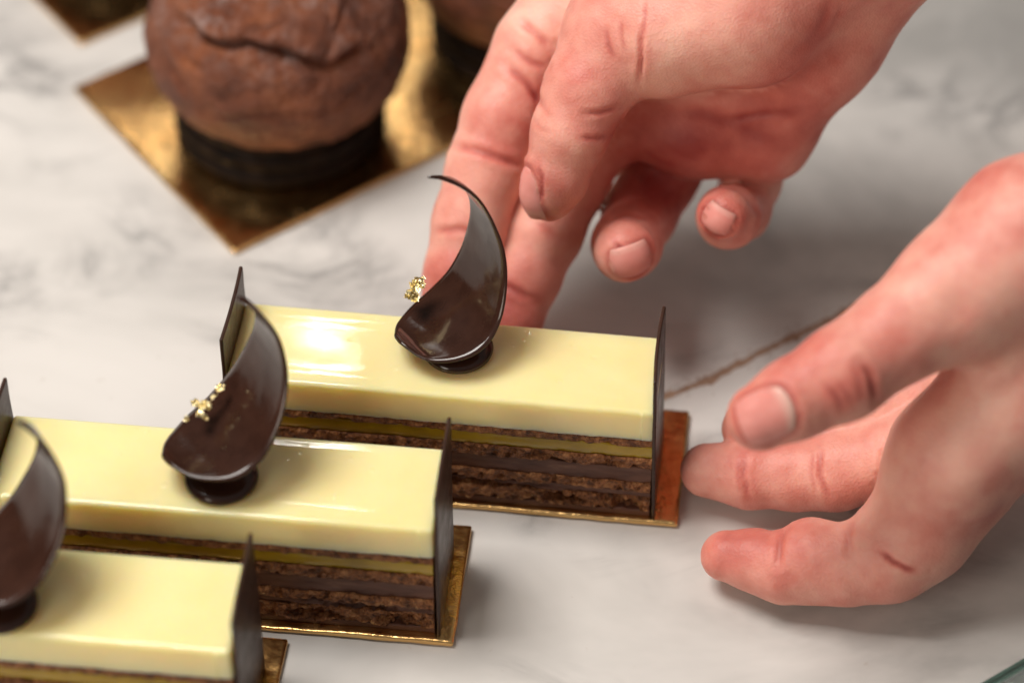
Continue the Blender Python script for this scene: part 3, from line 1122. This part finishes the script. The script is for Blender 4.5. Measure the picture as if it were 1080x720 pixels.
# right hand: palm up, reaching down behind the farthest bar
palm = [
    [T(664, 118, -.2, 42), T(735, 132, -.4, 46), T(806, 140, -.3, 45)],
    [T(664, 110, -.4, 40), T(760, 20, .9, 60), T(930, -90, 2.6, 66)],
    [T(806, 138, -.3, 45), T(860, 40, 1.2, 64), T(950, -80, 2.8, 66), T(1090, -260, 4.6, 72), T(1330, -560, 7.5, 92)],
    [T(735, 130, -.5, 44), T(820, 20, .8, 60), T(940, -90, 2.6, 66)],
    [T(600, 20, -.2, 46), T(680, 0, .6, 60), T(800, -60, 1.6, 70), T(950, -120, 2.8, 66)],
    [T(655, 34, 2.3, 56), T(700, 32, 2.7, 62), T(785, 8, 3.2, 76), T(880, -75, 3.5, 76), T(990, -170, 3.7, 68)],
]
fingers = [
    [T(600, 10, -.1, 46), T(566, 50, 0, 44), T(532, 122, .05, 43), T(512, 178, .05, 41), T(496, 235, .0, 39), T(484, 290, 0, 36.5), T(476, 335, -.1, 34), T(470, 368, -.2, 28)],
    [T(664, 90, -.4, 42), T(628, 140, -.5, 42), T(598, 192, -.45, 41), T(575, 242, -.4, 40), T(553, 292, -.4, 37), T(537, 336, -.4, 34), T(526, 372, -.4, 28)],
    [T(735, 120, -1.3, 42), T(696, 186, -1.8, 40), T(674, 226, -1.3, 38), T(661, 258, .2, 36), T(659, 265, 1.3, 33)],
    [T(806, 130, -1.2, 38), T(792, 190, -1.6, 31), T(780, 222, -.9, 31), T(768, 229, .5, 32), T(763, 226, 1.3, 28)],
    [T(655, 34, 2.3, 56), T(620, 94, 2.45, 46), T(601, 140, 2.35, 39.5), T(586, 188, 2.05, 33), T(578, 205, 1.95, 29)],
]
right = HandField(palm, fingers, kpfs=[.006, .006, .0018, .0018, .006])
cr = [
    # index finger joints
    ([(470, 152), (500, 158), (530, 168), (556, 178)], 3.2, .0011, .35),
    ([(455, 244), (485, 242), (508, 247)], 3.0, .0007, .25),
    ([(533, 68), (556, 88), (573, 112)], 3.2, .0010, .4),
    ([(548, 22), (566, 36), (580, 50)], 3.2, .0010, .4),
    ([(540, 52), (560, 66), (578, 72)], 2.6, .0006, .3),
    # middle finger
    ([(505, 308), (535, 302), (566, 318)], 3.0, .0006, .25),
    ([(545, 226), (575, 240), (600, 262)], 4.0, .0004, .15),
    # thumb
    ([(616, 120), (632, 119), (652, 113)], 2.4, .0007, .35),
    ([(612, 146), (628, 146), (642, 143)], 2.0, .0005, .3),
    ([(563, 100), (572, 112), (582, 126)], 1.8, .0004, .1),
    ([(565, 128), (570, 136), (578, 140)], 1.8, .0004, .15),
    ([(676, 30), (677, 64), (673, 90)], 2.0, .0012, .35),
    ([(640, 30), (642, 48), (648, 62)], 1.6, .0004, .3),
    ([(655, 20), (656, 40), (660, 55)], 1.6, .0003, .25),
    ([(681, 0), (680, 25), (678, 45)], 1.6, .0004, .3),
    # palm lines
    ([(690, 116), (740, 120), (780, 132), (815, 150), (850, 162)], 6, .0005, .2),
    ([(740, 96), (790, 102), (830, 104)], 5.0, .0003, .15),
    ([(830, 62), (860, 36), (880, 0)], 4.0, .0005, .15),
    ([(858, 48), (880, 25), (892, 0)], 3, .0003, .12),
    ([(760, 128), (800, 120), (850, 118)], 3.2, .0005, .2),
    # rims of the nails
    ([(647, 256), (646, 270), (652, 285), (665, 293), (681, 290), (691, 280)], 1.8, .0004, .35),
    ([(646, 252), (655, 263), (667, 270), (680, 274), (693, 276)], 1.6, .0007, .75),
    ([(741, 222), (740, 233), (745, 244), (754, 250), (764, 246)], 1.6, .0004, .3),
    ([(741, 219), (750, 228), (759, 234), (768, 238)], 1.5, .0006, .7),
    ([(566, 172), (572, 186), (572, 202), (564, 216)], 1.8, .0005, .45),
    # pinky and ring folds
    ([(792, 213), (800, 228), (797, 245)], 2.0, .0005, .25),
    ([(640, 232), (660, 226), (690, 232)], 2.4, .0004, .2),
]
bl = [(730, 40, 60, 40, .0008, .0), (720, 155, 60, 20, .0010, .25), (745, 145, 95, 40, 0, .34), (690, 200, 40, 25, 0, .35), (600, 60, 40, 60, 0, .1), (840, 120, 40, 60, 0, .15), (515, 205, 22, 22, .0006, .1), (505, 130, 25, 25, .0004, .05), (485, 285, 22, 22, .0005, .15), (560, 275, 22, 20, .0005, .15), (590, 205, 15, 15, 0, .2), (845, 95, 30, 40, .0006, .05)]  # redness over the palm also paints in the shade below the thumb mound
tp = [(T(659, 258, 2.0, 1)[0], .009, .22), (T(764, 214, 2.0, 1)[0], .008, .35), (T(578, 215, 2.4, 1)[0], .009, .12), (T(476, 330, .5, 1)[0], .012, .3), (T(535, 330, .4, 1)[0], .012, .3), (T(690, 205, 0, 1)[0], .012, .25), (T(740, 150, .8, 1)[0], .02, .15)]


def cvec(x, y, z):
    """direction from picture axes: right, up, towards the camera"""
    return x * RT + y * UP - z * FW


nl = [
    (T(667, 278, 2.0, 1)[0], cvec(-.20, .80, .5), cvec(.14, -.50, .85), .0044, .0056, .0004, 0, .25),
    (T(754, 237, 2.0, 1)[0], cvec(.38, .75, .5), cvec(-.32, -.48, .80), .0036, .0044, .0004, 0, .25),
    (T(556, 203, 2.2, 1)[0], cvec(-.28, -.93, -.05), cvec(-.80, .12, .58), .0064, .0056, .0005, .6, .3),
]
base_r = at(760, 40, 0)
build_hand(right, cr, bl, tp, nl, 'bare right hand reaching from the top edge, palm up with ring and little finger curled', base_r, 5)

# left hand: palm up, fingertips under the end of the card, thumb above
palm = [
    [Z(1012, 500, 3.0, 50), Z(1085, 440, 4.3, 56), Z(1210, 360, 6.2, 70), Z(1400, 250, 8.2, 82)],
    [Z(962, 560, 2.2, 50), Z(1005, 480, 4.2, 60), Z(1085, 400, 5.6, 74), Z(1210, 330, 7, 78)],
    [Z(1005, 452, 3.0, 42), Z(1090, 395, 4.0, 52), Z(1210, 330, 6.0, 66), Z(1400, 240, 8.2, 80)],
    [Z(1010, 405, 3.2, 36), Z(1090, 360, 4.4, 48), Z(1220, 300, 6.2, 60)],
    [Kp(1015, 308, .636, 66), Kp(1090, 258, .638, 86), Kp(1200, 225, .645, 90), Kp(1400, 180, .64, 92), Kp(1750, 20, .62, 115)],
]
fingers = [
    [Z(766, 586, .95, 27), Z(798, 591, 1.0, 32), Z(826, 600, 1.05, 34.5), Z(856, 592, 1.2, 44), Z(894, 596, 1.4, 41), Z(935, 587, 1.7, 47), Z(975, 556, 2.2, 49), Z(1012, 508, 3.0, 51)],
    [Z(746, 496, 1.0, 29), Z(790, 500, 1.1, 35), Z(840, 500, 1.25, 37), Z(880, 497, 1.5, 40), Z(945, 480, 2.0, 42), Z(1005, 452, 3.0, 44)],
    [Z(789, 452, 1.6, 28), Z(860, 446, 1.9, 32), Z(930, 432, 2.4, 35), Z(1010, 405, 3.2, 37)],
    [Z(850, 416, 2.4, 24), Z(900, 396, 2.7, 26), Z(960, 375, 3.1, 29), Z(1020, 360, 3.8, 34)],
    [Kp(802, 440, .630, 36), Kp(838, 420, .629, 42), Kp(888, 394, .629, 49), Kp(950, 350, .632, 52), Kp(1015, 308, .636, 66)],
]
left = HandField(palm, fingers, kpfs=[.007, .0015, .0015, .0015, .008])
cr = [
    # index finger
    ([(828, 556), (823, 572), (821, 596)], 3.0, .0009, .2),
    ([(900, 544), (896, 562), (896, 584)], 3.0, .0008, .2),
    ([(928, 580), (942, 592), (956, 599), (968, 602)], 2.2, .0008, .7),
    # middle finger
    ([(786, 476), (784, 500), (790, 530)], 2.2, .0007, .25),
    ([(780, 478), (778, 500), (782, 524)], 1.6, .0003, .2),
    ([(866, 470), (864, 500), (876, 528)], 2.4, .0008, .3),
    ([(858, 472), (856, 500), (862, 524)], 1.6, .0003, .2),
    # thumb
    ([(906, 380), (918, 395), (924, 425)], 3.2, .0008, .35),
    ([(898, 382), (906, 400), (910, 424)], 2.4, .0004, .2),
    ([(872, 405), (884, 420), (890, 436)], 2.6, .0005, .3),
    ([(882, 400), (894, 416), (898, 430)], 2.0, .0003, .2),
]
bl = [(860, 585, 28, 26, .0008, .05), (770, 580, 24, 22, .0, .12), (920, 490, 22, 22, .0008, -.05), (1050, 300, 40, 40, .0006, -.1), (1010, 325, 18, 22, -.0006, .12), (1020, 500, 30, 24, .0004, -.1)]
tp = [(Z(750, 590, 1.0, 1)[0], .010, .16), (Z(735, 495, 1.0, 1)[0], .011, .22), (Kp(790, 445, .625, 1)[0], .010, .2), (Z(790, 450, 1.8, 1)[0], .012, .2), (Kp(900, 390, .625, 1)[0], .014, .1)]
nl = [
    (Kp(808, 438, .6195, 1)[0], cvec(-.90, -.36, -.22), cvec(-.10, .02, .99), .0066, .0062, .0005, .3, -.7),
]
base_l = at(960, 520, 0)
build_hand(left, cr, bl, tp, nl, 'bare left hand at the right edge, blurred thumb raised above fingers touching the gold card', base_l, 9)

# ------------------------------------------------------------------ light
w = bpy.data.worlds.new('World'); S.world = w; w.use_nodes = True
nt = w.node_tree
bg = nt.nodes['Background']
tc = nt.nodes.new('ShaderNodeTexCoord')
sx = nt.nodes.new('ShaderNodeSeparateXYZ'); nt.links.new(tc.outputs['Generated'], sx.inputs[0])
mx_ = nt.nodes.new('ShaderNodeMath'); mx_.operation = 'MULTIPLY_ADD'; mx_.inputs[1].default_value = -.25
nt.links.new(sx.outputs['Y'], mx_.inputs[0]); nt.links.new(sx.outputs['Z'], mx_.inputs[2])
wr = ramp(nt, mx_.outputs[0], [(.0, (.13, .10, .08)), (.25, (.22, .19, .165)), (.55, (.62, .56, .51)), (1, (.85, .80, .75))])
nt.links.new(wr.outputs['Color'], bg.inputs['Color'])
bg.inputs['Strength'].default_value = .27


def area(name, loc, target, sx_, sy_, power, col, shape='RECTANGLE'):
    l = bpy.data.lights.new(name, 'AREA')
    l.shape = shape; l.size = sx_; l.size_y = sy_; l.energy = power; l.color = col
    o = bpy.data.objects.new(name, l)
    COL.objects.link(o)
    o.location = loc
    d = Vector(target) - Vector(loc)
    o.rotation_euler = d.to_track_quat('-Z', 'Y').to_euler()
    return o


area('ceiling_lamp', (-.32, .02, .80), (-.05, -.02, 0), .36, .36, 7.6, (1, .955, .90))
area('front_fill', (-.85, -.85, .60), (0, -.05, .02), .6, .5, 6.0, (1, .89, .76))  # unseen fill added to lift the front faces of the bars
P0 = at(345, 358, ZB + HGT)
d0 = P0 - CAM; d0 /= np.linalg.norm(d0); d0[2] = -d0[2]
area('counter_spot', tuple(P0 + d0 * 1.25), tuple(P0), .045, .06, .20, (1, .97, .92))
P0 = at(295, 118, .0015)
d0 = P0 - CAM; d0 /= np.linalg.norm(d0); d0[2] = -d0[2]
area('card_reflection_fill', tuple(P0 + d0 * 1.2), tuple(P0), .32, .11, .42, (1, .95, .88))  # unseen light added for the square gold cards to reflect
S.view_settings.view_transform = 'Standard'
S.view_settings.look = 'None'
S.view_settings.exposure = 0
S.view_settings.gamma = 1
S.cycles.use_denoising = True
